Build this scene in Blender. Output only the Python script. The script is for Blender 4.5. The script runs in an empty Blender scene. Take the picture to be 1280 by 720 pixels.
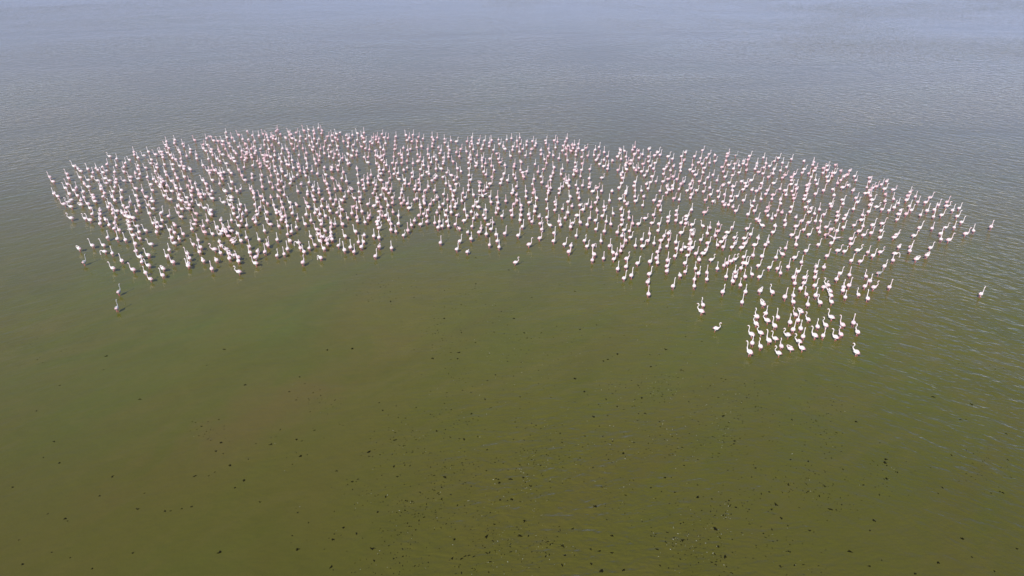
import bpy, math, random
import numpy as np
from mathutils import Vector, Matrix

# ------------------------------------------------------------------ camera, sky, sun, exposure
R = math.radians
scene = bpy.context.scene
col = scene.collection

CAM_H = 26.0                 # drone height above the water, metres
PITCH = 28.0                 # degrees below the horizon
FPX = 865.0                  # focal length in pixels of the 1280 px wide photograph
cam_data = bpy.data.cameras.new('camera')
cam = bpy.data.objects.new('camera', cam_data)
col.objects.link(cam)
cam.location = (0, 0, CAM_H)
cam.rotation_euler = (R(90 - PITCH), 0, 0)
cam_data.sensor_width = 36.0
cam_data.lens = 36.0 * FPX / 1280.0
cam_data.clip_start = 0.5
cam_data.clip_end = 20000
scene.camera = cam

SUN_EL = 42.0
SUN_DIR = Vector((0.42, 0.90, 0)).normalized()      # the way the light travels over the water
world = bpy.data.worlds.new('World')
scene.world = world
world.use_nodes = True
wn = world.node_tree
wn.nodes.clear()
sky = wn.nodes.new('ShaderNodeTexSky')
sky.sky_type = 'NISHITA'
sky.sun_disc = False
sky.sun_elevation = R(SUN_EL)
sun_az = math.atan2(-SUN_DIR.x, -SUN_DIR.y)          # clockwise from +Y towards the sun
sky.sun_rotation = sun_az
sky.air_density = 1.0
sky.dust_density = 0.2
sky.altitude = 800
sky.ozone_density = 1.5
bg = wn.nodes.new('ShaderNodeBackground')
bg.inputs['Strength'].default_value = 0.108
wo = wn.nodes.new('ShaderNodeOutputWorld')
tint = wn.nodes.new('ShaderNodeMix')                 # the photograph's cool white balance
tint.data_type = 'RGBA'
tint.blend_type = 'MULTIPLY'
tint.inputs[0].default_value = 1.0
tint.inputs[7].default_value = (1.02, 0.95, 1.25, 1)
wn.links.new(sky.outputs[0], tint.inputs[6])
veil = wn.nodes.new('ShaderNodeMix')                 # thin even veil of high cloud over the whole sky
veil.data_type = 'RGBA'
veil.inputs[0].default_value = 0.24
veil.inputs[7].default_value = (3.7, 3.65, 4.0, 1)
wn.links.new(tint.outputs[2], veil.inputs[6])
wn.links.new(veil.outputs[2], bg.inputs[0])
wn.links.new(bg.outputs[0], wo.inputs[0])

sun_data = bpy.data.lights.new('sun', 'SUN')
sun_data.energy = 3.6
sun_data.angle = R(0.6)
sun_data.color = (1.0, 0.93, 0.83)
sun = bpy.data.objects.new('sun', sun_data)
col.objects.link(sun)
ld = Vector((SUN_DIR.x * math.cos(R(SUN_EL)), SUN_DIR.y * math.cos(R(SUN_EL)), -math.sin(R(SUN_EL))))
sun.rotation_euler = ld.to_track_quat('-Z', 'Y').to_euler()

vs = scene.view_settings
vs.view_transform = 'Standard'
vs.look = 'None'
vs.gamma = 1.0
vs.use_curve_mapping = False
vs.exposure = 0.35
scene.render.engine = 'CYCLES'

rnd = random.Random(11)


def ground(px, py, z=0.0):
    """pixel of the 1280x720 photograph -> point where that sight line meets height z"""
    u, v = (px - 640) / FPX, (360 - py) / FPX
    p = R(PITCH)
    d = Vector((u, math.cos(p) + v * math.sin(p), -math.sin(p) + v * math.cos(p)))
    t = (z - CAM_H) / d.z
    return Vector((0, 0, CAM_H)) + d * t


# ------------------------------------------------------------------ materials
def new_mat(name):
    m = bpy.data.materials.new(name)
    m.use_nodes = True
    m.node_tree.nodes.clear()
    return m, m.node_tree.nodes, m.node_tree.links


def simple_mat(name, c1, c2, scale, rough, spec=0.3, bump=0.0):
    m, N, L = new_mat(name)
    out = N.new('ShaderNodeOutputMaterial')
    b = N.new('ShaderNodeBsdfPrincipled')
    g = N.new('ShaderNodeNewGeometry')
    n = N.new('ShaderNodeTexNoise')
    n.inputs['Scale'].default_value = scale
    n.inputs['Detail'].default_value = 3
    L.new(g.outputs['Position'], n.inputs['Vector'])
    r = N.new('ShaderNodeValToRGB')
    r.color_ramp.elements[0].position = 0.35
    r.color_ramp.elements[1].position = 0.65
    r.color_ramp.elements[0].color = (*c1, 1)
    r.color_ramp.elements[1].color = (*c2, 1)
    L.new(n.outputs[0], r.inputs[0])
    L.new(r.outputs[0], b.inputs['Base Color'])
    b.inputs['Roughness'].default_value = rough
    b.inputs['Specular IOR Level'].default_value = spec
    if bump:
        bp = N.new('ShaderNodeBump')
        bp.inputs['Strength'].default_value = bump
        bp.inputs['Distance'].default_value = 0.02
        L.new(n.outputs[0], bp.inputs['Height'])
        L.new(bp.outputs[0], b.inputs['Normal'])
    L.new(b.outputs[0], out.inputs[0])
    return m


PLUM = {
    'white': simple_mat('plumage_white', (0.76, 0.67, 0.65), (0.82, 0.77, 0.75), 9, 0.8, 0.15, 0.3),
    'blush': simple_mat('plumage_blush', (0.73, 0.58, 0.59), (0.80, 0.70, 0.70), 9, 0.8, 0.15, 0.3),
    'pink': simple_mat('plumage_pink', (0.66, 0.45, 0.47), (0.76, 0.58, 0.59), 9, 0.8, 0.15, 0.3),
    'grey': simple_mat('plumage_grey', (0.28, 0.28, 0.28), (0.52, 0.52, 0.51), 8, 0.85, 0.15, 0.3),
}
M_LEG = simple_mat('leg_skin', (0.50, 0.13, 0.14), (0.60, 0.20, 0.20), 14, 0.6)
M_BILL = simple_mat('bill_pink', (0.62, 0.30, 0.32), (0.70, 0.40, 0.40), 20, 0.5)
M_BLACK = simple_mat('bill_black', (0.015, 0.014, 0.014), (0.03, 0.028, 0.028), 20, 0.5)
M_COVERT = simple_mat('wing_covert', (0.64, 0.36, 0.38), (0.76, 0.55, 0.55), 10, 0.8)
M_QUILL = simple_mat('flight_feather', (0.10, 0.06, 0.065), (0.22, 0.13, 0.13), 16, 0.7)
M_WEED = simple_mat('wet_weed', (0.006, 0.007, 0.004), (0.020, 0.018, 0.008), 25, 0.95, 0.02, 0.5)
M_FEATHER = simple_mat('shed_feather', (0.26, 0.27, 0.20), (0.48, 0.46, 0.40), 20, 0.8)


def noise(N, L, vec, scale, detail=2.0, rough=0.5, dist=0.0):
    n = N.new('ShaderNodeTexNoise')
    n.inputs['Scale'].default_value = scale
    n.inputs['Detail'].default_value = detail
    n.inputs['Roughness'].default_value = rough
    n.inputs['Distortion'].default_value = dist
    L.new(vec, n.inputs['Vector'])
    return n.outputs[0]


def mapping(N, L, vec, rotz=0.0, scale=(1, 1, 1), loc=(0, 0, 0)):
    m = N.new('ShaderNodeMapping')
    m.vector_type = 'TEXTURE'          # local x axis lies along rotz, scale is cycles per metre
    m.inputs['Rotation'].default_value = (0, 0, rotz)
    m.inputs['Scale'].default_value = tuple(1.0 / k for k in scale)
    m.inputs['Location'].default_value = loc
    L.new(vec, m.inputs['Vector'])
    return m.outputs[0]


def mth(N, L, op, a, b=None, c=None, clamp=False):
    m = N.new('ShaderNodeMath')
    m.operation = op
    m.use_clamp = clamp
    for i, v in enumerate((a, b, c)):
        if v is None:
            continue
        if isinstance(v, (int, float)):
            m.inputs[i].default_value = v
        else:
            L.new(v, m.inputs[i])
    return m.outputs[0]


def ramp(N, L, fac, stops):
    r = N.new('ShaderNodeValToRGB')
    cr = r.color_ramp
    while len(cr.elements) < len(stops):
        cr.elements.new(0.5)
    for e, (p, c) in zip(cr.elements, stops):
        e.position = p
        e.color = (*c, 1) if len(c) == 3 else c
    L.new(fac, r.inputs[0])
    return r.outputs[0]


def mixc(N, L, fac, a, b):
    m = N.new('ShaderNodeMix')
    m.data_type = 'RGBA'
    for sock, v in ((m.inputs[0], fac), (m.inputs[6], a), (m.inputs[7], b)):
        if isinstance(v, (int, float)):
            sock.default_value = v
        elif isinstance(v, tuple):
            sock.default_value = (*v, 1)
        else:
            L.new(v, sock)
    return m.outputs[2]


def water_material():
    m, N, L = new_mat('turbid_lagoon_water')
    out = N.new('ShaderNodeOutputMaterial')
    g = N.new('ShaderNodeNewGeometry')
    P = g.outputs['Position']
    # --- suspended mud and algae: colour of the water body
    big = noise(N, L, P, 0.045, 4, 0.55, 0.8)
    streak = noise(N, L, mapping(N, L, P, R(48), (0.05, 0.22, 1)), 1.0, 5, 0.6, 1.2)
    fine = noise(N, L, P, 0.9, 4, 0.6)
    mott = noise(N, L, P, 0.16, 5, 0.62, 1.0)
    olive = ramp(N, L, big, [(0.30, (0.128, 0.156, 0.027)), (0.50, (0.146, 0.150, 0.025)), (0.70, (0.166, 0.147, 0.028))])
    mud = ramp(N, L, streak, [(0.42, (0, 0, 0)), (0.74, (1, 1, 1))])
    c = mixc(N, L, mth(N, L, 'MULTIPLY', mud, 0.42), olive, (0.172, 0.130, 0.036))
    c = mixc(N, L, mth(N, L, 'MULTIPLY', mth(N, L, 'SUBTRACT', mott, 0.45, clamp=True), 1.6), c, (0.088, 0.098, 0.010))
    pale = noise(N, L, mapping(N, L, P, R(35), (0.16, 0.42, 1)), 1.0, 5, 0.6, 1.4)
    c = mixc(N, L, mth(N, L, 'MULTIPLY', mth(N, L, 'SUBTRACT', pale, 0.5, clamp=True), 2.4), c, (0.180, 0.162, 0.040))
    # one long plume of stirred mud that trails across the bay
    A, Bp = ground(130, 625), ground(475, 440)
    ax = Bp - A
    pv = mapping(N, L, P, math.atan2(ax.y, ax.x), (2 / ax.length, 1 / 2.6, 1), tuple((A + Bp) / 2))
    ln = N.new('ShaderNodeVectorMath')
    ln.operation = 'LENGTH'
    L.new(pv, ln.inputs[0])
    dd = mth(N, L, 'MULTIPLY_ADD', mth(N, L, 'SUBTRACT', mott, 0.5), 3.2, ln.outputs['Value'])
    pm = mth(N, L, 'SUBTRACT', 1.15, dd, clamp=True)
    c = mixc(N, L, mth(N, L, 'MULTIPLY', pm, 0.62), c, (0.185, 0.136, 0.042))
    c = mixc(N, L, mth(N, L, 'MULTIPLY', mth(N, L, 'SUBTRACT', fine, 0.35, clamp=True), 0.35), c, (0.080, 0.084, 0.022))
    # --- water body colour mixed darker and browner towards the camera
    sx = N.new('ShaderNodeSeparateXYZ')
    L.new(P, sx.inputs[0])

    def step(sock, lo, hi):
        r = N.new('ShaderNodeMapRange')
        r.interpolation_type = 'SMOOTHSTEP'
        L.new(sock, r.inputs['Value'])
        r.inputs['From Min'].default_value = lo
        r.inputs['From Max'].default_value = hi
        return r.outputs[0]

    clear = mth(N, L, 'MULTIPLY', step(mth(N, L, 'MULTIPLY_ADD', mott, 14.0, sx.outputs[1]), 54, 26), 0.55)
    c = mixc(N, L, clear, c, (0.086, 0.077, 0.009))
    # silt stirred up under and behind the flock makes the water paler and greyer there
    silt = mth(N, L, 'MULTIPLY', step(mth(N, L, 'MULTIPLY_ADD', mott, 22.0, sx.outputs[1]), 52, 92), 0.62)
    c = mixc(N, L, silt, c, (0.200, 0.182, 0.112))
    # --- ripples
    # ripples wheel round the shoal: crests swing from one diagonal to the other across the bay
    def train(rot):
        a = noise(N, L, mapping(N, L, P, rot, (0.62, 1.30, 1)), 1.0, 2, 0.5, 0.35)
        b = noise(N, L, mapping(N, L, P, rot * 0.6 + R(9), (1.5, 3.1, 1)), 1.0, 2, 0.5, 0.3)
        return mth(N, L, 'MULTIPLY_ADD', b, 0.36, mth(N, L, 'MULTIPLY', a, 0.75))

    tl, tc, trr = train(R(40)), train(R(3)), train(R(-42))
    wl, wr = step(sx.outputs[0], -4, -34), step(sx.outputs[0], 4, 30)
    wc = mth(N, L, 'SUBTRACT', mth(N, L, 'SUBTRACT', 1.0, wl), wr, clamp=True)
    waves = mth(N, L, 'MULTIPLY_ADD', tl, wl, mth(N, L, 'MULTIPLY_ADD', trr, wr, mth(N, L, 'MULTIPLY', tc, wc)))
    w3 = noise(N, L, P, 6.5, 2, 0.5)
    # wind: smoother lee patch behind and in front of the flock, ruffled towards the right and far off
    wind = noise(N, L, mapping(N, L, P, R(12), (0.012, 0.022, 1)), 1.0, 3, 0.55, 0.6)
    calm = mth(N, L, 'MAXIMUM', step(sx.outputs[0], -6, 32), step(sx.outputs[1], 45, 105))
    near = mth(N, L, 'MULTIPLY', step(sx.outputs[1], 42, 24), step(sx.outputs[0], -12, 4))
    calm = mth(N, L, 'MAXIMUM', calm, mth(N, L, 'MULTIPLY', near, 1.5))
    calm = mth(N, L, 'MULTIPLY_ADD', mth(N, L, 'MULTIPLY', step(sx.outputs[0], 8, 30), step(sx.outputs[1], 95, 55)), 0.30, calm)
    amp = mth(N, L, 'MULTIPLY_ADD', calm, 0.75, 0.25)
    amp = mth(N, L, 'MULTIPLY', amp, mth(N, L, 'MULTIPLY_ADD', mth(N, L, 'SUBTRACT', wind, 0.30, clamp=True), 2.6, 0.42))
    gust = mth(N, L, 'MULTIPLY', step(sx.outputs[1], 105, 190), mth(N, L, 'MULTIPLY_ADD', step(sx.outputs[0], -10, 110), 0.9, 0.35))
    amp = mth(N, L, 'MULTIPLY', amp, mth(N, L, 'MULTIPLY_ADD', mth(N, L, 'MULTIPLY', gust, mth(N, L, 'MULTIPLY', wind, 2.0)), 0.55, 1.0))
    h = mth(N, L, 'MULTIPLY_ADD', w3, 0.07, waves)
    h = mth(N, L, 'MULTIPLY', h, amp)
    bp = N.new('ShaderNodeBump')
    bp.inputs['Strength'].default_value = 1.0
    bp.inputs['Distance'].default_value = 0.15
    L.new(h, bp.inputs['Height'])
    nrm = bp.outputs[0]
    diff = N.new('ShaderNodeBsdfDiffuse')
    L.new(c, diff.inputs['Color'])
    L.new(nrm, diff.inputs['Normal'])
    tr = N.new('ShaderNodeBsdfTransparent')
    tr.inputs['Color'].default_value = (0.80, 0.78, 0.36, 1)
    body = N.new('ShaderNodeMixShader')
    body.inputs[0].default_value = 0.72
    L.new(tr.outputs[0], body.inputs[1])
    L.new(diff.outputs[0], body.inputs[2])
    gl = N.new('ShaderNodeBsdfGlossy')
    gl.inputs['Roughness'].default_value = 0.10
    gl.inputs['Color'].default_value = (1, 1, 1, 1)
    rg = mth(N, L, 'MULTIPLY_ADD', step(sx.outputs[1], 60, 170), 0.145, 0.115)   # ripples too small to resolve
    L.new(rg, gl.inputs['Roughness'])
    L.new(nrm, gl.inputs['Normal'])
    fr = N.new('ShaderNodeFresnel')
    fr.inputs['IOR'].default_value = 1.333
    L.new(nrm, fr.inputs['Normal'])
    mx = N.new('ShaderNodeMixShader')
    L.new(fr.outputs[0], mx.inputs[0])
    L.new(body.outputs[0], mx.inputs[1])
    L.new(gl.outputs[0], mx.inputs[2])
    L.new(mx.outputs[0], out.inputs[0])
    return m


def bed_material():
    m, N, L = new_mat('lake_mud')
    out = N.new('ShaderNodeOutputMaterial')
    b = N.new('ShaderNodeBsdfPrincipled')
    g = N.new('ShaderNodeNewGeometry')
    P = g.outputs['Position']
    a = noise(N, L, P, 0.12, 6, 0.6, 0.6)
    f = noise(N, L, P, 1.6, 5, 0.65)
    c = ramp(N, L, a, [(0.3, (0.10, 0.105, 0.04)), (0.5, (0.17, 0.14, 0.065)), (0.7, (0.24, 0.18, 0.09))])
    c = mixc(N, L, mth(N, L, 'MULTIPLY', mth(N, L, 'SUBTRACT', f, 0.45, clamp=True), 2.2), c, (0.05, 0.05, 0.02))
    L.new(c, b.inputs['Base Color'])
    b.inputs['Roughness'].default_value = 0.9
    L.new(b.outputs[0], out.inputs[0])
    return m


# ------------------------------------------------------------------ helpers
def tag(o, label=None, cat=None, group=None, kind=None):
    if label:
        o['label'] = label
    if cat:
        o['category'] = cat
    if group:
        o['group'] = group
    if kind:
        o['kind'] = kind
    return o


class MB:
    """collects vertices, faces and a material key per face"""
    def __init__(self):
        self.v, self.f, self.m = [], [], []

    def ring(self, pts):
        i = len(self.v)
        self.v += [tuple(p) for p in pts]
        return list(range(i, i + len(pts)))

    def face(self, idx, mat):
        self.f.append(tuple(idx))
        self.m.append(mat)

    def bridge(self, a, b, mat, skip=()):
        n = len(a)
        for k in range(n):
            if k in skip:
                continue
            self.face((a[k], a[(k + 1) % n], b[(k + 1) % n], b[k]), mat)

    def add(self, other):
        o = len(self.v)
        self.v += other.v
        self.f += [tuple(i + o for i in f) for f in other.f]
        self.m += other.m

    def mesh(self, name, table):
        keys = list(dict.fromkeys(self.m))
        me = bpy.data.meshes.new(name)
        me.from_pydata(self.v, [], self.f)
        for k in keys:
            me.materials.append(table[k])
        me.polygons.foreach_set('material_index', [keys.index(k) for k in self.m])
        me.polygons.foreach_set('use_smooth', [True] * len(self.f))
        me.update()
        return me


def sheet(name, size, z, mat, kind='structure'):
    me = bpy.data.meshes.new(name)
    s = size / 2
    me.from_pydata([(-s, -s, z), (s, -s, z), (s, s, z), (-s, s, z)], [], [(0, 1, 2, 3)])
    me.materials.append(mat)
    o = bpy.data.objects.new(name, me)
    col.objects.link(o)
    o['kind'] = kind
    return o


# ------------------------------------------------------------------ the setting
BED = -0.52
tag(sheet('lake_bed', 9000, BED, bed_material()), 'brown muddy lake bed under the shallow water', 'lake bed')
tag(sheet('water', 9000, 0.0, water_material()), 'shallow olive green water with fine ripples', 'water')

# ------------------------------------------------------------------ flamingo shapes (local +X is forward, z 0 the water line)
TRUNK = [(-0.30, 0.375, 0.012, 0.010), (-0.235, 0.400, 0.060, 0.040), (-0.155, 0.422, 0.125, 0.100),
         (-0.06, 0.435, 0.160, 0.148), (0.045, 0.437, 0.162, 0.156), (0.135, 0.450, 0.118, 0.122),
         (0.185, 0.490, 0.052, 0.060)]
POSES = {
    'upright': [(0.238, 0.565), (0.248, 0.65), (0.240, 0.75), (0.232, 0.86), (0.240, 0.955), (0.275, 1.015),
                (0.322, 1.022), (0.362, 1.005), (0.400, 0.965), (0.412, 0.915)],
    'tall': [(0.236, 0.57), (0.248, 0.66), (0.250, 0.77), (0.252, 0.89), (0.264, 1.00), (0.298, 1.065),
             (0.346, 1.075), (0.388, 1.055), (0.423, 1.015), (0.434, 0.965)],
    'curved': [(0.250, 0.555), (0.305, 0.62), (0.310, 0.70), (0.262, 0.775), (0.225, 0.855), (0.246, 0.93),
               (0.305, 0.965), (0.352, 0.950), (0.390, 0.910), (0.400, 0.860)],
    'folded': [(0.245, 0.56), (0.275, 0.63), (0.230, 0.685), (0.145, 0.68), (0.060, 0.65), (0.000, 0.63),
               (-0.050, 0.615), (-0.085, 0.600), (-0.115, 0.585), (-0.140, 0.570)],
    'lowered': [(0.265, 0.545), (0.345, 0.555), (0.410, 0.485), (0.440, 0.385), (0.452, 0.285), (0.455, 0.20),
                (0.447, 0.150), (0.428, 0.112), (0.400, 0.075), (0.365, 0.050)],
}
for _k in ('upright', 'tall', 'curved'):
    POSES[_k] = [(x, 0.56 + (z - 0.56) * 0.95) for x, z in POSES[_k]]
SINK = 0.09                               # how far the birds stand deeper than on dry mud
TRUNK = [(x * 0.95, z - SINK, rw * 0.91, rh * 0.91) for x, z, rw, rh in TRUNK]
POSES = {k: [(x - 0.008, z - SINK) for x, z in v] for k, v in POSES.items()}
NECK_R = [0.034, 0.028, 0.027, 0.026, 0.026, 0.028, 0.038, 0.033, 0.023, 0.010]


def section(p, tan, rw, rh, n, a0=0.0, a1=2 * math.pi, closed=True):
    up = Vector((-tan.z, 0, tan.x))
    pts = []
    cnt = n if closed else n - 1
    for k in range(n):
        a = a0 + (a1 - a0) * k / cnt
        pts.append(p + Vector((0, 1, 0)) * (math.cos(a) * rw) + up * (math.sin(a) * rh))
    return pts


def bird_geo(pose, n=12, step=0.0, body='body'):
    """returns body, left wing, right wing, bill builders"""
    st = [(Vector((x, 0, z)), rw, rh) for x, z, rw, rh in TRUNK]
    st += [(Vector((x, 0, z)), r, r) for (x, z), r in zip(POSES[pose], NECK_R)]
    tans = []
    for i in range(len(st)):
        a, b = st[max(i - 1, 0)][0], st[min(i + 1, len(st) - 1)][0]
        tans.append((b - a).normalized())
    B = MB()
    nb = len(st) - 2                      # the last two stations belong to the bill
    rings = [B.ring(section(st[i][0], tans[i], st[i][1], st[i][2], n)) for i in range(nb)]
    k0, k1 = int(n * 8 / 12), int(n * 9 / 12)
    legs = {3: (k0, k1)}
    for i in range(nb - 1):
        B.bridge(rings[i], rings[i + 1], body, legs.get(i, ()))
    B.face(list(reversed(rings[0])), body)
    B.face(rings[-1], body)
    for q, k in enumerate((k0, k1)):
        a, b = rings[3], rings[4]
        quad = [a[k], a[(k + 1) % n], b[(k + 1) % n], b[k]]
        sy = -1 if q == 0 else 1
        sw = step * sy
        prev = quad
        for j, (dx, z, r) in enumerate(((-0.02, 0.170, 0.026), (-0.035, 0.06, 0.012), (-0.02, -0.16, 0.014),
                                        (0.0, BED + 0.03, 0.012), (0.03, BED + 0.004, 0.03))):
            x = dx - 0.02 + sw * (0.32 - z) * 0.6
            cx = Vector((x, sy * 0.055, z))
            ring = B.ring([cx + Vector((-r, -r, 0)), cx + Vector((-r, r, 0)), cx + Vector((r, r, 0)), cx + Vector((r, -r, 0))])
            B.bridge(prev, ring, body if j == 0 else 'leg')
            prev = ring
        B.face(prev, 'leg')
    # bill
    K = MB()
    m = 6
    br = [K.ring(section(st[i][0], tans[i], st[i][1] * f, st[i][2] * f, m)) for i, f in ((nb - 1, 0.74), (nb, 1.0), (nb + 1, 1.0))]
    K.bridge(br[0], br[1], 'bill')
    K.bridge(br[1], br[2], 'black')
    K.face(list(reversed(br[0])), 'bill')
    K.face(br[2], 'black')
    # folded wings: crescent shells lying on the flanks
    W = []
    for s in (-1, 1):
        w = MB()
        prev = None
        stations = [(x * 0.95, z - SINK, rw * 0.91, rh * 0.91, o) for x, z, rw, rh, o in [(0.135, 0.452, 0.116, 0.118, 1.03), (0.05, 0.440, 0.160, 0.152, 1.05), (-0.05, 0.436, 0.162, 0.150, 1.07),
                    (-0.145, 0.424, 0.134, 0.108, 1.08), (-0.235, 0.402, 0.070, 0.048, 1.12), (-0.325, 0.370, 0.022, 0.018, 1.2)]]
        for j, (x, z, rw, rh, o) in enumerate(stations):
            p = Vector((x, 0, z))
            t = Vector((1, 0, 0.05)).normalized()
            lo, hi = (R(82), R(-38)) if s > 0 else (R(98), R(218))
            outer = section(p, t, rw * o, rh * o, 5, lo, hi, False)
            inner = section(p, t, rw * 0.96, rh * 0.96, 5, hi, lo, False)
            ring = w.ring(outer + inner)
            if prev:
                w.bridge(prev, ring, 'body' if j < 4 else 'covert' if j == 4 else 'quill')
            else:
                w.face(ring, body)
            prev = ring
        w.face(list(reversed(prev)), 'quill')
        W.append(w)
    return B, W[0], W[1], K


def open_wing(s):
    """a raised, spread wing"""
    w = MB()
    prev = None
    for j, (y, z, c0, c1, th) in enumerate(((0.10, 0.50, 0.12, -0.16, 0.03), (0.30, 0.60, 0.14, -0.18, 0.022), (0.50, 0.66, 0.13, -0.17, 0.016),
                                            (0.68, 0.68, 0.07, -0.16, 0.012), (0.80, 0.68, -0.02, -0.13, 0.008))):
        xm = (c0 + c1) / 2
        z -= SINK
        pts = [(c0, s * y, z), (xm, s * y, z + th), (c1, s * y, z - 0.01), (xm, s * y, z - th * 0.4)]
        ring = w.ring(pts)
        if prev:
            for k in range(4):
                mat = 'covert' if (j < 3 and k in (0, 3)) else ('quill' if (k in (1, 2) and j > 2) else 'body')
                w.face((prev[k], prev[(k + 1) % 4], ring[(k + 1) % 4], ring[k]), mat)
        else:
            w.face(ring, 'body')
        prev = ring
    w.face(list(reversed(prev)), 'quill')
    return w


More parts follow.
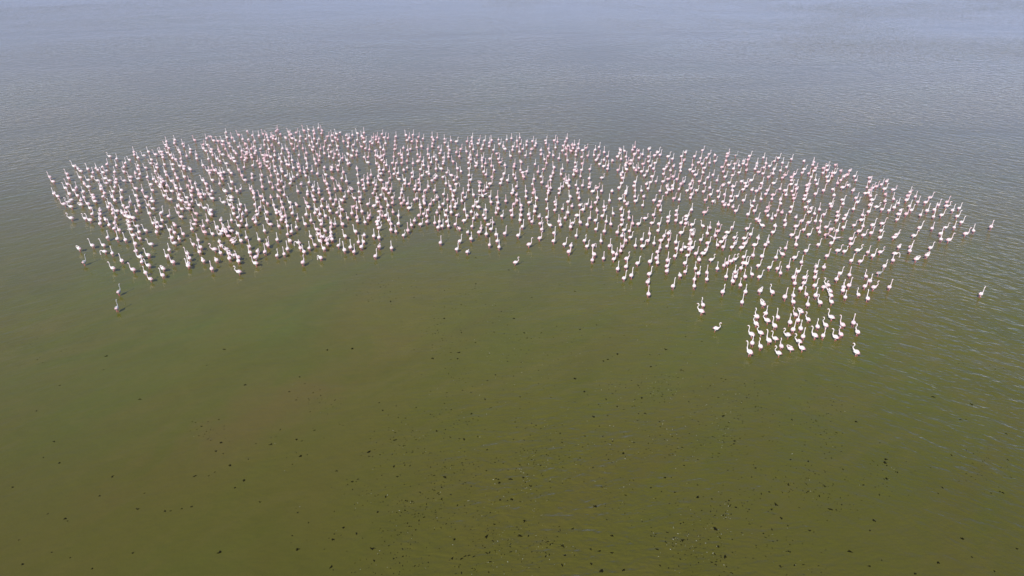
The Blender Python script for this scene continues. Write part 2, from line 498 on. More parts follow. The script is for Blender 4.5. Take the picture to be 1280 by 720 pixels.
# ------------------------------------------------------------------ where the birds stand: body centres read off enlarged tiles of the photograph
# each tile: left, top, enlargement, [(x, y[, facing])] ; facing L / R broadside, W wings raised, G grey
TILES = [
 (40,150,8,[(178,568),(212,616),(422,462),(350,536),(366,582),(355,640),(335,680),(445,678),(420,705),(515,716),(462,485),(490,510,'L'),(560,490),(484,575),(565,598,'L'),(525,638),(568,670,'L'),(610,525),(600,565),(657,603,'L'),(660,500),(705,470),(640,480),(752,445),(778,362,'L'),(848,388),(845,455),(745,505,'L'),(712,525),(735,585),(745,632,'L'),(778,605),(690,660),(690,692),(828,522),(843,592),(840,627),(828,668),(812,714),(895,702),(925,606,'L'),(920,470),(920,515),(935,432),(975,395,'L'),(1020,320),(1024,348),(1062,380),(1062,455),(1062,493),(1035,530),(1080,545),(1065,585,'L'),(988,570),(985,606),(1040,685),(1105,705),(1122,356,'L'),(1166,318),(1238,346),(1275,318),(1195,395),(1190,430,'L'),(1138,475),(1250,445),(1250,475),(1235,515),(1155,572),(1190,642),(1245,620),(1215,590),(1270,575),(1205,700)]),
 (200,150,8,[(65,215),(60,248),(150,198),(145,232),(348,202),(240,262),(228,238),(88,280),(75,325),(18,318),(105,352),(30,375),(128,385),(45,442),(130,442,'L'),(188,298),(200,325),(303,290),(303,322),(268,362),(365,345),(368,385),(210,388),(215,420),(200,458),(240,462),(240,490),(132,495),(55,520),(155,545),(65,550),(245,570),(175,585),(15,588),(303,495),(120,612),(5,645),(70,655),(155,660),(165,685),(210,690),(60,712),(120,710),(280,655),(300,610),(355,635),(325,680),(375,695),(310,708),
  (465,182),(505,165),(475,248),(435,245),(460,308),(435,285),(538,208),(580,210),(515,292),(512,322),(528,350),(630,215),(625,245),(660,120),(668,172),(655,290),(585,295),(598,320),(630,345,'L'),(485,390),(570,390),(598,412),(665,435),(430,455),(480,505,'L'),(525,458),(498,530),(552,508),(720,180),(745,210),(700,265),(690,235),(738,308),(690,362),(735,380),(748,415),(785,270),(788,150),(872,112),(828,195),(885,198),(855,240),(870,285),(820,310),(815,375),(865,345),(848,402),(842,472),(788,498),(690,505),(712,528),(640,520),(612,530),(610,560),(625,590),(598,636),(718,622),(712,685),(770,712),(805,688),(432,605),(525,600),(462,640),(472,685),(520,708),(655,715),
  (925,155),(948,210),(990,160),(1030,140),(1045,200),(1065,150),(1085,205),(1075,175),(1110,170),(1135,160),(1160,112),(1178,100),(1203,140),(1160,195),(1190,235),(1120,255),(1258,180),(1005,290),(1045,250),(940,270),(915,290),(960,310),(910,350),(918,375),(950,335),(1030,350),(1075,355),(1040,385),(1045,405),(1090,295),(1145,310),(1148,355),(1135,410),(1195,390),(1215,340),(1225,285),(1270,295),(975,410),(1000,440),(1003,468),(928,455),(1078,418,'L'),(1070,460),(1095,488),(1150,465),(1150,512),(1180,540),(1220,515),(1215,490),(1215,420),(1260,410),(1270,445),(1260,560),(1110,555),(1018,548),(1012,600),(1095,620),(1185,600),(1215,615),(1180,645),(1240,668),(1128,675),(1195,705),(1025,672),(920,540),(920,580),(852,600,'L'),(820,555),(905,685),(930,710)]),
 (360,150,8,[(10,120),(32,145),(45,185),(82,125),(78,200),(125,165),(120,215),(160,110),(205,95),(180,192),(213,160),(265,140),(262,190),(255,110),(305,80),(340,105),(335,135),(310,192),(240,220),(215,255),(290,240),(245,300),(255,270),(60,290),(35,240),(95,260),(150,285),(8,330),(10,370),(110,350),(42,405),(185,330),(178,385),(105,440),(55,480),(105,470),(12,450),(122,512),(95,550),(190,440),(190,485),(165,520),(178,555),(240,512),(295,540),(55,570),(30,595),(22,635),(132,640),(210,625),(98,710),(195,715),(250,670),(255,705),(308,690),(325,285),(290,340),(318,360),(265,392),(310,405),(280,440),(360,270),(365,335),(375,210),(395,165),(402,295),(412,365),(430,320),(440,155),(445,210),(420,255),(485,140),(475,180),(498,195),(520,125),(495,260),(490,300),(468,340),(455,380),(510,350),(515,410),(545,380),(503,455),(497,500),(365,475),(440,475),(435,500),(378,545),(368,610),(390,640),(445,585),(398,690),(470,690),(525,688),(508,660),(555,520),(540,585),(585,615),
  (583,155),(555,215),(605,190),(615,180),(645,150),(695,135),(692,200),(602,230),(600,270),(655,250),(650,305),(600,340),(638,360),(685,350),(690,315),(590,402),(600,440),(615,430),(755,180),(760,130),(765,225),(735,265),(775,285),(815,295),(845,235),(825,220),(852,175),(885,170),(880,200),(910,190),(905,225),(940,140),(962,175),(1000,180),(975,235),(925,275),(955,300),(875,310),(878,355),(762,370),(800,370),(800,425,'L'),(885,435),(910,470),(915,500),(935,360),(960,350),(940,400),(965,425),(985,455),(955,500),(920,380),(930,535,'L'),(905,565),(930,605,'L'),(830,550),(800,590),(800,630),(855,628),(880,650),(870,690),(695,545),(690,485),(705,635),(745,600),(750,650),(762,690),(710,715),(635,690),(605,715),(948,680),(985,695),(1030,690),(995,632),(1020,580),(1012,515),(1065,490),(1060,540),(1100,535),(1110,590,'L'),(1070,210),(1068,250),(1068,290),(1058,365),(1045,430),(1085,430),(1080,165),(1110,335),(1135,350),(1140,380),(1138,430),(1155,280),(1195,300),(1225,290),(1200,345),(1190,410),(1190,200),(1180,155),(1215,180),(1240,215),(1250,150),(1192,475),(1158,500),(1250,435),(1240,530),(1245,570),(1165,600),(1170,640),(1212,640),(1140,695),(1265,695),(1275,660)]),
 (520,150,8,[(25,170),(70,185),(10,210),(55,265),(8,275),(15,345),(20,415),(40,370),(160,175),(175,200),(165,235),(162,265),(118,290),(213,175),(285,188),(288,225),(350,205),(403,215),(318,268),(335,300),(325,335),(325,370),(225,275),(250,305),(238,335),(120,345),(132,380),(180,370),(205,400),(70,415),(75,455),(45,495),(150,425),(125,465),(110,520),(130,540),(275,380),(275,415),(270,435),(370,415),(405,325),(448,292),(435,365),(200,490),(252,488,'L'),(308,525),(415,485),(450,510),(355,555,'L'),(205,560,'L'),(190,580),(270,570),(300,635),(60,555),(30,595),(30,630),(125,665),(160,605),(35,700),(95,705),(185,705),(340,660),(350,690),(380,600),(400,640),(412,575),(385,710),
  (510,215),(560,175),(555,215),(560,240),(540,265),(572,295),(505,315),(545,350),(530,380),(548,395),(525,430),(530,485),(530,555),(545,600),(525,655),(525,700),(610,355),(630,200),(620,235),(685,208),(670,250),(655,292),(735,230),(732,265),(757,205),(775,300),(808,335),(835,240),(825,195),(908,198),(955,185),(875,265),(890,290,'L'),(665,380),(660,405),(605,430),(598,460),(662,465),(695,435),(740,388,'R'),(825,390),(840,425),(755,460),(780,500),(678,520),(700,548),(890,455),(880,540),(760,570),(640,625,'L'),(635,660),(740,638,'R'),(710,675),(680,710),(635,710),(855,595),(845,635),(915,605),(945,360),(970,265),(965,300),(1010,210),(1045,240),(1038,175),(1068,290),(1035,320),(1010,265),(1105,250),(1110,215),(1165,212),(1200,235),(1190,260),(1155,290,'R'),(1145,335),(1095,355),(1050,420),(1250,305),(1250,345),(1190,440),(985,440),(980,470),(975,545),(995,585),(1045,500),(1065,525,'R'),(1108,515),(1075,570),(1220,520),(1250,565),(1258,625),(1180,590),(1180,690),(1165,640),(1005,665),(1275,490),(1100,710),(970,705)]),
 (680,150,8,[(15,205),(20,235),(45,288),(103,208),(135,220),(115,275),(55,325),(40,360),(92,355),(148,385),(5,390),(25,430),(5,490),(100,475),(90,530),(185,488),(170,540),(68,570),(65,600),(30,665),(65,680),(45,708),(230,185),(212,218),(192,255),(185,310),(220,290),(240,262),(280,250),(268,310),(290,285),(220,345),(235,405),(345,240),(345,290),(320,315),(318,350),(305,250),(385,305),(422,278),(378,370),(437,355),(312,425),(315,470),(305,500),(325,515),(383,435),(375,500),(365,560),(458,490),(295,548),(205,590),(250,600),(185,665),(230,630,'L'),(250,660),(155,690),(320,650),(340,690),(385,655),(452,585),(455,640),(450,670),(530,680,'R'),(500,350),(512,300),(550,270),(550,350),(520,400),(535,385),(602,325),(635,365),(600,400),(555,440),(597,462),(685,405),(635,490),(640,455),(578,575,'R'),(485,715),(575,710),(680,712),
  (765,300),(805,310),(755,330),(735,370),(770,390),(820,370),(825,430),(815,460),(860,440),(870,410),(740,500),(825,495),(770,550),(785,525),(785,580),(775,630),(750,680),(820,715),(885,300),(905,275),(905,345),(945,310),(985,345),(950,380),(990,440),(900,480),(920,505),(945,480),(975,515),(1005,555),(1030,515),(1050,290),(1045,365),(1045,415),(1105,355),(1135,325),(1160,350),(1110,430),(1065,460),(1095,490),(1080,565),(1240,365),(1250,430),(1225,470),(1200,490),(1195,540),(1265,505),(910,620),(900,660),(910,705),(975,705),(1025,640),(1065,620,'R'),(1040,685),(1120,610),(1190,615),(1240,590),(1230,660),(1160,708),(1250,700,'L')]),
 (840,150,8,[(5,390),(15,460),(10,570),(5,660),(5,690),(95,365),(135,325),(120,400),(85,440),(85,475),(85,510),(50,595),(115,620),(90,640),(70,690),(150,705),(225,365),(305,300),(285,385),(345,380),(370,340),(430,350),(430,410),(375,430),(265,425),(300,440),(205,450),(180,495),(210,515),(325,480),(310,525),(235,550),(275,615),(205,610),(180,645),(190,685),(245,705),(325,635),(360,575),(410,550),(450,605),(378,680),(315,715),(460,710),(555,340),(550,365),(640,350,'G'),(540,410),(500,470),(565,450),(630,435),(515,515),(615,490),(670,455),(715,410),(605,550),(670,525),(775,360),(762,395),(745,450),(745,500),(530,570),(510,650,'R'),(570,630),(695,615),(610,665),(605,705),(735,630),(740,665,'R'),(710,695),(790,605),(800,700),(845,710),(830,490),(850,435),(845,465),(865,520),(915,375),(940,435),(920,475),(910,535),(975,460),(1025,410),(1065,380),(1020,495),(1010,540),(965,570),(1105,430),(1085,505),(1145,470),(1195,390),(1130,550,'R'),(1105,575),(1015,630),(895,635),(880,685),(1080,690),(1225,540),(1195,575),(1195,605),(1190,640),(1240,650),(1245,690),(1200,712),(1130,710),(955,705)]),
 (1000,180,8,[(40,172),(138,182),(128,212),(40,250),(22,288),(88,295),(155,240),(140,268),(112,330),(155,362),(170,402),(92,400),(70,415),(75,450),(68,470),(50,515),(42,552),(155,500),(235,468),(272,215),(235,240),(230,290),(270,265),(270,330),(278,375),(355,208),(345,290),(318,322),(408,268),(440,325),(470,310),(497,268),(408,360),(375,395),(425,435),(480,410),(328,452),(340,515),(545,320),(560,360),(530,465),(655,490),(695,335),(695,380),(670,430),(700,460),(725,440),(765,425),(705,520),(720,560),(815,405),(865,375),(845,450),(932,455,'R'),(855,500),(850,572),(560,540),(575,580),(425,555),(430,600),(85,575),(55,635),(110,645),(90,680),(145,695),(195,655),(240,705),(305,600),(313,625),(378,680),(375,715),(535,650),(700,610),(685,680),(625,710),(765,628,'R'),(820,655),(890,665),(935,550),(985,590),(940,638),(1005,665),(985,700),(1100,480),(1080,520),(1065,562),(1155,525),(1178,580),(1255,585),(1095,620),(1115,660),(1062,700),(1205,708),(1270,670),(460,710)]),
 (1120,220,8,[(425,290),(510,260),(505,300),(565,345),(632,320),(383,340),(375,405),(455,390),(612,402),(655,462),(235,520),(362,522),(495,510),(582,512),(445,575),(450,632),(528,640),(697,578),(775,545),(950,508),(178,595),(5,585),(145,708),(30,708),(345,715),(340,215),(12,432)]),
 (40,240,8,[(220,15),(258,40,'L'),(375,20),(395,75,'L'),(370,100,'L'),(322,122,'L'),(390,145,'L'),(392,260,'L'),(455,35),(515,10),(520,52),(492,85),(490,125,'L'),(560,118),(583,160),(603,220),(532,262),(580,280),(605,25),(620,60),(632,92,'L'),(725,12),(712,45),(683,185),(683,220),(683,272),(683,318),(738,275),(773,330),(763,152),(775,115),(805,175),(808,212),(850,190),(838,257),(828,310),(825,365),(872,380),(810,10),(805,50),(830,85),(897,60),(912,135),(955,158,'R'),(940,205),(940,240),(983,100),(968,298),(972,335),(990,370,'L'),(1012,260),(1012,430),(1053,340),(1072,400),(1075,460),(1045,190),(1042,38),(1062,92),(1072,138),(1145,50),(1195,65),(1208,92,'L'),(1168,130),(1212,163,'L'),(1175,215),(1137,382),(1213,310),(1250,300),(1252,355),(1245,398),(758,455),(855,468),(935,478),(603,532),(713,528),(725,592),(803,612),(470,565),(520,700,'G'),(898,685),(1032,515),(1042,590),(1082,650),(1098,695),(1160,632),(1190,520,'L')]),
 (200,240,8,[(45,38),(105,72,'L'),(80,62),(15,210),(20,280),(88,242),(10,340),(195,25),(215,85),(190,70),(270,55),(315,35),(320,92),(295,130),(265,105),(180,140),(220,168),(285,165,'L'),(180,205),(212,245,'L'),(410,55),(385,20),(445,25),(500,22,'L'),(525,65),(393,130,'L'),(450,160,'L'),(362,215),(510,180),(495,205),(508,225),(355,280),(345,320,'L'),(320,370),(475,288),(98,375),(148,330),(145,405),(120,460),(192,465),(145,510),(232,418),(435,340),(447,402),(525,415),(92,575),(68,640),(128,700),(272,612),(295,660),(285,712),(335,525),(382,480),(405,552),(395,598),(432,685),(545,575,'L'),(565,680),(568,355),(605,605),(630,370),(605,420,'L'),(595,495),(610,535),(660,400),(715,385,'L'),(690,350),(685,440),(720,480,'R'),(735,500,'R'),(665,570,'L'),(690,615),(735,630,'L'),(695,665),(780,650),(785,690),(610,282),(640,105,'L'),(710,85,'L'),(715,55),(765,10),(700,128),(735,160),(737,215),(715,280),(805,125),(795,175),(828,222),(862,185),(780,255),(790,335),(815,290),(868,335),(775,415),(810,485),(865,455),
  (938,15),(940,55),(950,125),(1000,155),(965,190),(975,225),(935,270),(958,305),(1010,45),(1035,85),(1075,115),(1068,205),(1070,275),(1105,322,'L'),(1110,50),(1138,130),(1180,42),(1243,30),(1215,100),(1228,155),(1160,180),(1165,208),(1210,225),(1255,240),(1212,280),(1262,300),(1190,342),(1275,340),(1045,385),(990,470),(1172,475),(1075,520),(1050,600),(1080,530),(895,545),(900,605),(975,590),(960,655),(955,712),(1170,632),(1242,620),(1275,570),(1275,420)]),
 (360,240,8,[(90,5),(20,105),(85,125),(25,155),(45,215),(95,265),(85,352),(172,320),(35,398),(20,485),(10,330),(8,575),(195,25),(185,110),(205,150),(183,228),(230,285),(265,80),(250,40),(310,8),(345,70),(337,145),(395,150),(290,175),(270,210),(320,225),(375,240),(415,10),(425,70),(455,125),(480,75),(420,190),(490,205),(540,85),(565,48),(540,175),(520,145),(525,245),(597,255),(545,325),(600,15),(665,60),(715,95),(725,55),(655,145),(690,160),(640,215),(740,195),(690,255),(695,290),(770,300),(800,120),(860,140),(893,100),(930,150),(910,190,'R'),(895,60),(820,235),(800,262),(850,10),(930,30),(975,70),(1000,135),(1045,110),(1045,55),(1010,10),(905,255),(980,240),(940,235),(1010,285),(895,300),(895,325),(910,360),(1030,320),(1030,380),(1050,200),(1105,235),(1105,320),(1078,390),(1135,10),(1120,60),(1135,115),(1160,85),(1195,120),(1210,160,'R'),(1265,75),(1265,285),(1235,330),(1200,385),(1155,428),(325,285),(335,325),(290,375),(310,420),(335,450),(370,385),(430,310),(470,320),(430,350),(430,405),(430,440),(440,475),(390,485),(320,490),(395,515),(358,565),(225,440),(105,505,'L'),(125,560),(160,595),(212,558),(268,525),(325,655),(150,705),(505,532),(570,440),(675,395),(565,582),(625,555),(660,595),(735,550),(705,500),(755,495),(762,430),(858,440),(910,455),(913,545),(1035,558),(875,640)]),
 (520,240,8,[(10,65),(75,45),(40,125),(45,155),(80,80),(85,115),(30,235),(75,215),(120,180),(108,243),(45,322),(108,298),(145,120),(178,80),(213,55),(275,20),(235,155),(210,205),(270,120),(315,75),(370,40),(372,80),(345,148),(390,150),(400,118),(305,185),(352,205),(295,232),(410,230),(458,90),(490,55),(470,10),(575,28),(485,178),(188,308),(235,295),(222,355),(262,342),(308,295),(325,338),(393,322),(433,360),(480,285,'R'),(510,235),(553,200),(575,145),(610,100),(625,152,'L'),(610,230),(575,262),(560,340),(665,35,'W'),(740,45),(750,100),(810,55),(820,110),(820,165),(800,205),(698,178),(675,230),(692,265),(860,240),(898,90),(960,10),(1005,25),(1010,85),(980,120),(1050,135),(1050,180),(950,185),(960,235),(1050,230),(1040,280),(1065,345),(1100,45),(1132,105),(1175,10),(1205,62),(1195,150),(1185,195),(1125,225),(1135,265),(1160,295),(1232,245),(1242,315),(1258,375),(1237,460),(722,322,'R'),(770,300),(750,370),(650,360),(632,402),(517,400),(703,422),(800,425),(888,415),(1022,435),(550,468),(438,488),(245,505),(408,570),(513,595),(735,530),(812,490),(830,550),(1130,525,'R'),(995,700,'R')]),
 (680,240,8,[(40,10),(150,10),(25,75),(30,165),(30,255),(60,330),(108,95),(115,125),(108,180),(185,168),(150,295),(165,328),(240,98),(262,45),(280,140),(240,205),(212,258),(265,350),(285,310),(350,62),(330,235),(360,132),(390,178),(430,120),(362,305),(335,10),(458,260),(432,328),(470,150),(515,285),(530,185),(515,105),(535,60),(482,15),(570,10),(520,370),(600,150),(605,180),(583,240),(622,295),(668,320),(603,395),(655,85),(692,212),(733,405),(322,435),(100,408),(95,490),(760,65,'R'),(815,20),(805,90),(830,120),(770,172),(850,195),(850,258),(780,238),(780,280),(773,325),(800,380),(780,440),(815,485),(855,390),(862,450),(885,315),(943,318),(908,45),(915,90),(997,45),(987,130),(1010,260,'R'),(1095,230),(1078,308),(1100,85),(1160,95),(1145,135),(1165,182),(1225,10),(1240,255),(1240,292),(1150,318),(1140,385),(1055,415),(1040,488),(978,475),(985,542),(913,535),(785,545),(765,588),(690,605),(725,620),(698,668),(1100,512),(1168,485),(1200,440),(1245,415),(1250,475),(1230,542),(1160,555),(1135,600),(1123,660),(1135,705),(1235,685),(1060,698),(935,712),(825,668),(655,540),(570,488),(405,485),(430,540),(493,535),(500,625),(483,680),(595,660),(205,520),(270,535),(250,600)]),
 (840,240,8,[(18,65),(72,75),(185,55),(195,25),(335,80),(385,25),(410,92),(465,50),(525,25),(510,100),(525,130),(565,130),(590,45),(590,90),(610,148),(650,40),(638,188),(715,85),(820,90),(890,70),(938,20),(1000,68),(1010,30),(1140,30),(1085,75),(1085,115),(1100,205),(1060,180),(1035,235),(1000,265),(1215,30),(1220,65),(1195,150),(1182,198),(1240,250),(1240,345),(960,235),(945,195),(955,155),(45,185),(40,230),(40,285),(90,310),(138,315),(145,245),(140,275),(195,178),(325,205,'R'),(200,325),(195,385),(208,425),(180,475),(90,408),(310,335,'L'),(380,355),(463,325),(460,390),(353,415),(432,438),(288,478),(38,505),(45,565),(30,640),(95,580),(125,552,'R'),(178,525),(172,575),(155,630),(200,560),(240,615),(270,680),(310,615),(340,580),(357,510),(392,675),(130,712),(552,405),(525,460),(603,350),(625,455),(630,515),(600,550),(490,500),(455,530),(513,552),(550,715),(590,690),(625,672),(695,558),(725,515),(722,460),(750,365),(787,425),(860,460),(825,530),(935,530),(960,500),(800,138,'L'),(760,225),(825,190),(848,270),(870,290),(905,335,'L'),(1130,285),(1130,330),(1030,340),(1008,402),(1198,430),(1250,460),(1240,530),(1137,560),(1105,622,'L'),(1040,655),(1225,655),(718,650),(810,635),(900,645),(715,712),(745,715)]),
 (1000,270,8,[(18,50),(85,65),(38,135),(88,185),(155,50),(205,50),(180,120),(195,162),(262,110),(262,190),(310,135),(365,45),(370,150),(440,30),(435,115),(540,90),(612,40),(630,100),(590,155),(635,190),(725,95),(712,170),(820,75),(810,145),(800,215),(960,38),(942,212),(1195,120),(1137,195),(345,220,'W'),(313,272),(185,285),(510,230),(510,280),(60,350),(270,398),(378,345),(445,352),(575,345,'R'),(680,360),(730,398),(803,358),(950,372,'R'),(930,442),(1102,312),(1098,348),(1165,430),(1270,395),(15,460),(163,505),(240,512),(513,445),(603,452),(845,500),(790,570,'G'),(155,555),(45,620),(40,670),(150,612),(148,695),(240,708),(275,688),(365,632),(400,575),(495,588),(490,695),(660,600),(700,650),(650,700),(740,712),(895,708),(435,712)]),
 (720,330,8,[(417,48),(500,28),(617,10),(480,140),(553,115),(733,100),(718,180),(725,300),(910,20),(908,70),(970,220),(1040,112),(1092,75),(1090,10),(1195,45),(1185,150),(1182,220),(1225,95),(1270,405),(1253,472),(810,5)]),
 (880,330,10.667,[(38,115),(38,200),(178,58),(265,20),(325,5),(295,168),(415,110),(420,172),(383,232),(485,278),(548,168),(493,55),(565,15),(640,132),(725,18),(740,168),(872,48),(980,62),(1020,122),(1122,40),(1250,100),(1195,185),(1210,258),(1190,422),(1190,505),(250,372),(553,368),(508,508),(748,360),(910,375,'L'),(1078,442),(785,535),(825,655),(705,700),(985,705),(1220,670)]),
 (990,355,7.2,[(12,108),(15,160),(78,42),(128,90),(142,185),(213,105),(252,165),(205,12),(285,25),(340,62,'L'),(350,100),(355,160),(458,58),(480,115),(515,18),(598,92),(658,18),(740,35),(682,130),(35,275),(80,245),(55,325),(78,400),(145,315),(230,382),(303,368),(355,298),(455,365),(205,462,'L'),(280,465),(393,475),(440,450),(553,348),(590,430),(580,612,'L'),(62,515,'L'),(100,470),(90,575,'L'),(10,410),(865,28)]),
 (880,385,10.6,[(160,268,'S'),(692,118),(820,65),(690,205),(838,165),(978,125,'L'),(630,345,'L'),(752,325,'L'),(935,235),(640,460),(748,505),(605,585),(858,430),(945,400,'L'),(990,595,'L'),(1025,500),(1108,355,'L'),(1140,190),(1170,280),(1145,535,'L'),(1215,82),(1240,165),(1245,435)]),
 (80,310,5.333,[(135,97,'G'),(270,20),(322,38),(387,82),(325,133),(460,143),(543,162),(575,203),(520,92),(562,115),(560,45),(510,60),(483,15),(660,135),(657,180),(683,48),(725,95),(822,38),(835,68),(827,117),(928,82),(1015,80),(1005,10,'L'),(985,138),(1165,157,'L'),(1105,70),(1130,45),(1160,85),(1045,35),(1240,25),(1275,110),(365,292,'G'),(352,400,'G')]),
 (1060,220,4,[(665,590,'S')]),
]
birds = []
for x0, y0, s, pts in TILES:
    prior = list(birds)
    for p in pts:
        x, y = x0 + p[0] / s, y0 + p[1] / s
        if any(abs(q[0] - x) < 2.6 and abs(q[1] - y) < 2.6 for q in prior):
            continue
        birds.append((x, y, p[2] if len(p) > 2 else ''))

# birds half hidden behind others that the tiles could not tell apart, mostly in the knots of the packed end
for k in range(150):
    x, y, f = rnd.choice([b for b in birds if b[1] < 300 and (b[0] < 360 or k % 3 == 0)])
    x, y = x + rnd.gauss(0, 3.4), y + rnd.gauss(0, 3.0)
    if y < 322 and not any(abs(q[0] - x) < 1.8 and abs(q[1] - y) < 1.8 for q in birds) and sum(abs(q[0] - x) < 7 and abs(q[1] - y) < 7 for q in birds) > 3:
        birds.append((x, y, 'L' if rnd.random() < 0.3 and x < 330 else ''))


def outlook(x, y, f):
    """heading relative to the line of sight, degrees; 0 walks away from the drone, + turns to its left"""
    if f == 'L':
        return rnd.gauss(78, 14)
    if f == 'R':
        return rnd.gauss(-78, 14)
    if f == 'W':
        return rnd.gauss(20, 20)
    if f in ('G', 'S'):
        return rnd.gauss(-50, 25)
    if y > 365:
        return rnd.gauss(30, 22)
    if x < 300:
        return rnd.gauss(24, 26)
    if x < 450:
        return rnd.gauss(2, 26)
    if x < 800:
        return rnd.gauss(-14, 24)
    if y < 330:
        return rnd.gauss(-32, 22)
    return rnd.gauss(-8, 24)


records = []
ZB = 0.34
for x, y, f in birds:
    p = ground(x, y, ZB)
    sight = math.atan2(p.y, p.x)
    head = sight + R(outlook(x, y, f))
    r = rnd.random()
    if f == 'W':
        pose = 'tall'
    elif f in ('L', 'R'):
        pose = 'curved' if r < 0.55 else 'upright' if r < 0.85 else 'lowered' if r < 0.93 else 'folded'
    elif y > 330 and x > 860:
        pose = 'curved' if r < 0.52 else 'upright' if r < 0.80 else 'tall' if r < 0.97 else 'folded'
    else:
        pose = 'upright' if r < 0.48 else 'tall' if r < 0.76 else 'curved' if r < 0.88 else 'folded' if r < 0.945 else 'lowered'
    t = rnd.random() + max(0, (300 - y)) / 420 - (0.25 if x < 230 or y > 360 else 0)
    tint = 'grey' if f == 'G' else 'white' if t < 0.60 or f == 'S' else 'blush' if t < 1.0 else 'pink'
    size = rnd.gauss(0.98, 0.055) * (0.88 if f in ('G', 'S') else 1.0)
    records.append(dict(px=x, py=y, p=Vector((p.x, p.y, 0)), head=head, pose=pose, tint=tint, size=max(0.85, min(1.12, size)), f=f,
                        step=rnd.choice((0, 1))))

# the 300 that show largest stand as individuals, and so does every straggler
records.sort(key=lambda b: -(1000 if b['f'] in ('W',) or b['px'] > 1220 or b['px'] < 62 else b['py']))
near, far = records[:300], records[300:]

TABLE = {'leg': M_LEG, 'bill': M_BILL, 'black': M_BLACK, 'covert': M_COVERT, 'quill': M_QUILL}
proto = {}


def flamingo_meshes(pose, tint, step, wings_up):
    key = (pose, tint, step, wings_up)
    if key not in proto:
        B, wl, wr, K = bird_geo(pose, 12, 0.14 * step)
        if wings_up:
            wl, wr = open_wing(-1), open_wing(1)
        tab = dict(TABLE, body=PLUM[tint])
        proto[key] = (B.mesh('flamingo', tab), wl.mesh('wing', tab), wr.mesh('wing', tab), K.mesh('bill', tab))
    return proto[key]


TINTW = {'white': 'white', 'blush': 'blush', 'pink': 'rosy pink', 'grey': 'greyish'}
POSEW = {'upright': 'flamingo with straight upright neck', 'tall': 'flamingo with neck stretched tall',
         'curved': 'flamingo with S-curved neck', 'folded': 'flamingo with neck folded on its back',
         'lowered': 'flamingo dipping its head'}


def where(b):
    x, y = b['px'], b['py']
    if x > 915 and y > 372:
        return 'in the cluster jutting into weedy shallows'
    if x > 860:
        return 'in the loose flank behind the jutting cluster'
    if x > 700:
        return 'in the loose flank by the bay'
    if x > 430:
        return 'on the edge along the green bay'
    if x > 250:
        return 'in the packed edge by the bay'
    return 'at the flock end near grey stragglers'


UNIQUE = [
    ((145, 385), 'greyish young flamingo standing alone farthest out from the packed flock end'),
    ((148, 365), 'greyish young flamingo alone between the outermost straggler and the flock'),
    ((105, 328), 'greyish young flamingo just off the packed flock end, beside open brown water'),
    ((1226, 367), 'white flamingo standing all alone on rippled water off the flock tip'),
    ((1239, 283), 'white flamingo leading alone just ahead of the flock tip'),
    ((895, 410), 'white flamingo standing alone beside the jutting cluster'),
    ((645, 327), 'white flamingo standing alone in the middle of the green bay'),
    ((879, 381), 'white flamingo, upper one of a pair apart from the jutting cluster'),
    ((877, 389), 'white flamingo, lower one of a pair apart from the jutting cluster'),
    ((1043, 297), 'white flamingo with both wings spread open, in the loose flank'),
    ((603, 244), 'flamingo with both wings spread open, inside the packed flock'),
    ((1071, 440), 'white flamingo with S-curved neck standing apart beyond the jutting cluster'),
    ((297, 339), 'white flamingo broadside on the outermost point of the packed edge'),
    ((811, 367), 'white flamingo ending a line of three reaching into the green bay'),
    ((1099, 353), 'greyish flamingo standing at the outer side of the loose flank'),
]
for b in near:
    body, wl, wr, bill = flamingo_meshes(b['pose'], b['tint'], b['step'], b['f'] == 'W')
    o = bpy.data.objects.new('flamingo', body)
    col.objects.link(o)
    o.location = b['p']
    o.rotation_euler = (0, 0, b['head'])
    o.scale = (b['size'], b['size'], 1.0 if b['size'] < 0.9 else b['size'])
    lab, grp = None, 'flamingos along the near edge of the flock'
    for (ux, uy), text in UNIQUE:
        if abs(ux - b['px']) < 3 and abs(uy - b['py']) < 3.5:
            lab = text
    if not lab:
        lab = TINTW[b['tint']] + ' ' + POSEW[b['pose']] + ', ' + where(b)
    tag(o, lab, 'flamingo', grp)
    for nm, me in (('wing', wl), ('wing', wr), ('bill', bill)):
        c = bpy.data.objects.new(nm, me)
        col.objects.link(c)
        c.parent = o

# the rest of the flock: one mass
low = {}
for pose in POSES:
    for st in (0, 1):
        B, wl, wr, K = bird_geo(pose, 12 if pose == 'x' else 12, 0.14 * st)
        for part in (wl, wr, K):
            B.add(part)
        low[(pose, st)] = B
flock = MB()
for b in far:
    B = low[(b['pose'], b['step'])]
    o = len(flock.v)
    ca, sa, s = math.cos(b['head']) * b['size'], math.sin(b['head']) * b['size'], b['size']
    px, py = b['p'].x, b['p'].y
    flock.v += [(px + x * ca - y * sa, py + x * sa + y * ca, z * s if z > 0 else z) for x, y, z in B.v]
    flock.f += [tuple(i + o for i in f) for f in B.f]
    flock.m += [('body_' + b['tint']) if m == 'body' else m for m in B.m]
tab = dict(TABLE)
for t, m in PLUM.items():
    tab['body_' + t] = m
fo = bpy.data.objects.new('flamingo_flock', flock.mesh('flamingo_flock', tab))
col.objects.link(fo)
tag(fo, 'dense mass of white and pink flamingos filling the flock towards open blue water', 'flamingos', kind='stuff')

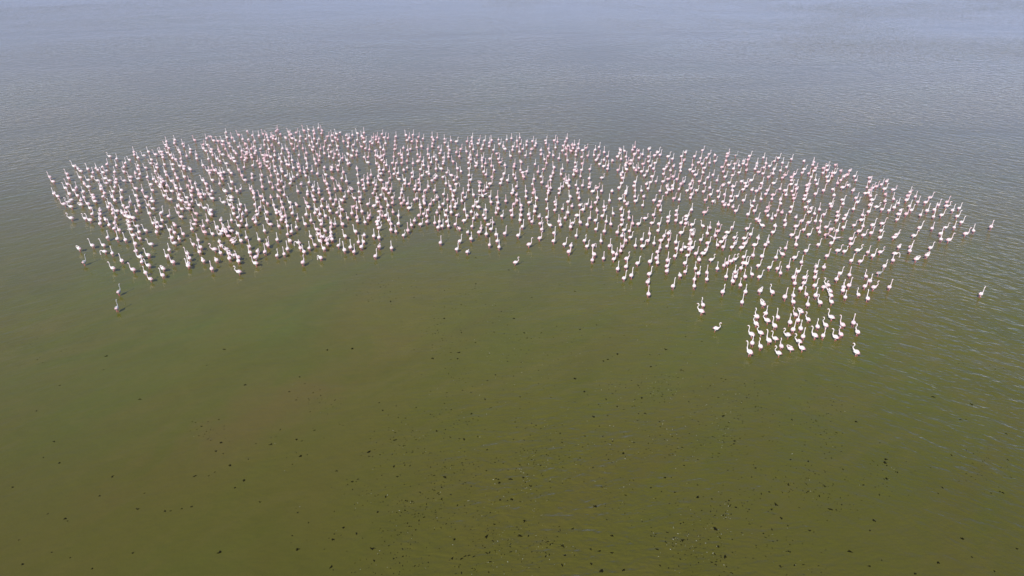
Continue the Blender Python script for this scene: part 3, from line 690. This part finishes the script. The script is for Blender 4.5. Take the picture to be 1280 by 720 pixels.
# ------------------------------------------------------------------ weed and feathers drifting on the shallows
WEED = [
 (0,420,2.4,[(320,60),(312,101),(180,148),(420,190),(110,225),(605,271),(162,317),(130,365),(178,381),(337,422),(298,479),(413,519),(625,420),(575,512),(495,525),(545,518),(510,525),(433,472),(585,420),(645,408),(745,370),(732,433),(690,388),(648,345),(663,320),(670,353),(705,455),(780,498),(902,360),(905,315),(890,310),(1057,437),(1010,405),(893,530),(1030,575),(1070,593),(997,610),(1117,638),(892,640),(993,693),(660,648),(398,651),(277,698),(212,665),(155,648),(68,685),(57,612),(38,454),(143,534),(203,555),(195,548),(672,40),(620,88),(735,147),(900,122),(868,167),(943,283),(1107,348),(1133,528),(813,325)]),
 (400,420,2.4,[(22,42),(97,38),(337,67),(413,68),(453,169),(528,117),(495,190),(455,233),(188,223),(178,200),(228,210),(350,285),(432,310),(418,308),(500,342),(147,348),(225,312),(525,380),(550,382),(500,405),(222,390),(233,422),(375,422),(535,430),(528,428),(538,440),(572,430),(610,425),(632,450),(540,492),(575,490),(300,468),(197,482),(255,523),(297,554),(403,610),(157,638),(110,593),(397,667),(425,668),(437,660),(447,658),(500,602),(600,600),(613,554),(758,578),(697,622),(728,630),(735,658),(727,688),(812,640),(838,645),(815,685),(845,705),(913,703),(875,650),(878,600),(1082,563),(1088,613),(1035,425),(910,352),(878,315),(942,320),(858,190),(893,212),(943,210),(993,172),(965,185),(975,232),(793,167),(822,243),(585,258),(635,262),(648,268),(662,278),(580,310),(805,325),(795,300),(718,370),(780,366),(992,455),(1132,485),(1133,447),(1063,468),(828,512),(850,75),(865,70),(993,92),(1085,102),(1037,40),(1012,640),(1020,690),(765,128)]),
 (800,420,2.4,[(218,302),(283,315),(283,323),(348,397),(388,468),(445,446),(267,494),(288,514),(223,575),(227,580),(258,662),(425,548),(393,520),(572,520),(510,585),(690,583),(700,552),(670,447),(720,320),(737,370),(735,380),(740,428),(772,408),(907,455),(935,357),(895,472),(1080,467),(1088,470),(1103,372),(1098,293),(995,205),(962,250),(978,250),(880,183),(648,257),(455,250),(345,213),(250,240),(450,370),(503,376),(408,505),(1130,638),(1063,705),(895,680),(995,663),(967,608),(725,673),(690,692),(825,713),(630,647),(445,645),(420,690),(235,632)]),
 (380,280,3.05,[(200,192),(428,240),(330,295),(328,258),(655,128),(550,57),(600,413),(527,437),(183,475),(653,452),(488,512),(730,575),(590,490),(840,415),(850,435),(868,280),(975,232),(1053,402),(1195,495),(1115,385),(1033,257),(800,360),(535,360),(905,415),(655,228),(780,175),(1220,425)]),
]


def weed_clump(seed):
    """a raft of a few overlapping wet fronds and lumps"""
    r = random.Random(seed)
    w = MB()
    for k in range(r.randint(3, 5)):
        a, d = r.random() * 6.283, r.random() * 0.05
        cx, cy = math.cos(a) * d, math.sin(a) * d
        ln, wd, th, yaw = r.uniform(0.045, 0.10), r.uniform(0.02, 0.045), r.uniform(0.008, 0.020), r.random() * 6.283
        prev = None
        for j, t in enumerate((-1, -0.6, 0, 0.6, 1)):
            f = (0.15, 0.8, 1, 0.75, 0.12)[j] * r.uniform(0.8, 1.2)
            bend = (t * t) * r.uniform(-0.02, 0.02)
            pts = []
            for q in range(6):
                b = q * math.pi / 3
                lx, ly, lz = t * ln, bend + math.cos(b) * wd * f, 0.004 + math.sin(b) * th * f
                pts.append((cx + lx * math.cos(yaw) - ly * math.sin(yaw), cy + lx * math.sin(yaw) + ly * math.cos(yaw), lz))
            ring = w.ring(pts)
            if prev:
                w.bridge(prev, ring, 'weed')
            else:
                w.face(list(reversed(ring)), 'weed')
            prev = ring
        w.face(prev, 'weed')
    return w


weed_mb = [weed_clump(s) for s in range(9)]
weed_me = [w.mesh('weed_clump', {'weed': M_WEED}) for w in weed_mb]
wcount = 0
spots = [ground(x0 + x / s, y0 + y / s, 0.0) for x0, y0, s, pts in WEED for x, y in pts]
for x0, y0, s, pts in WEED:
    for (x, y) in pts:
        if wcount >= 300:
            break
        wcount += 1
        o = bpy.data.objects.new('weed_clump', rnd.choice(weed_me))
        col.objects.link(o)
        p = ground(x0 + x / s, y0 + y / s, 0.0)
        o.location = (p.x, p.y, 0.0)
        o.rotation_euler = (0, 0, rnd.random() * 6.283)
        k = rnd.choice((0.55, 0.65, 0.75, 0.85, 1.0, 1.2))
        o.scale = (k, k, k)
        near_d = min(((p - q).length for q in spots if (p - q).length > 1e-4), default=9)
        how = 'touching its neighbour in a dark bunch' if near_d < 0.45 else 'in a loose scatter of others' if near_d < 1.3 else 'lying by itself'
        sz = 'tiny' if k < 0.7 else 'small' if k < 0.9 else 'larger'
        tag(o, sz + ' dark weed clump ' + how + ' on the olive green shallows', 'weed', 'dark weed clumps on the shallows')

bits, fluff = MB(), MB()
cent = [(rnd.uniform(450, 1060), 345 + 370 * rnd.random() ** 0.85) for _ in range(105)] + [(rnd.uniform(20, 1270), rnd.uniform(400, 715)) for _ in range(20)]
for cx, cy in cent:
    for _ in range(rnd.randint(14, 40)):
        x, y = cx + rnd.gauss(0, 20), cy + rnd.gauss(0, 14)
        if y > 735 or y < 345 or (x > 900 and y < 450):
            continue
        p = ground(x, y, 0)
        white = rnd.random() < (0.34 if 600 < x < 930 else 0.10)
        tgt = fluff if white else bits
        s = rnd.choice((0.38, 0.42, 0.48, 0.55, 0.65, 0.8)) * (0.5 if white else 1)
        a = rnd.random() * 6.283
        c, d = math.cos(a) * s, math.sin(a) * s
        B = rnd.choice(weed_mb)
        o = len(tgt.v)
        tgt.v += [(p.x + vx * c - vy * d, p.y + vx * d + vy * c, vz * s) for vx, vy, vz in B.v[:30]]
        tgt.f += [tuple(i + o for i in f) for f in B.f[:26]]
        tgt.m += ['weed' if not white else 'feather'] * len(B.f[:26])
for nm, mb, lab, cat in (('weed_bits', bits, 'fine dark weed crumbs scattered over the olive shallows', 'weed'),
                         ('shed_feathers', fluff, 'tiny pale feathers and fluff scattered over the olive shallows', 'feathers')):
    o = bpy.data.objects.new(nm, mb.mesh(nm, {'weed': M_WEED, 'feather': M_FEATHER}))
    col.objects.link(o)
    tag(o, lab, cat, kind='stuff')
print('birds', len(records), 'near', len(near), 'weed', wcount, 'near y from', min(b['py'] for b in near))
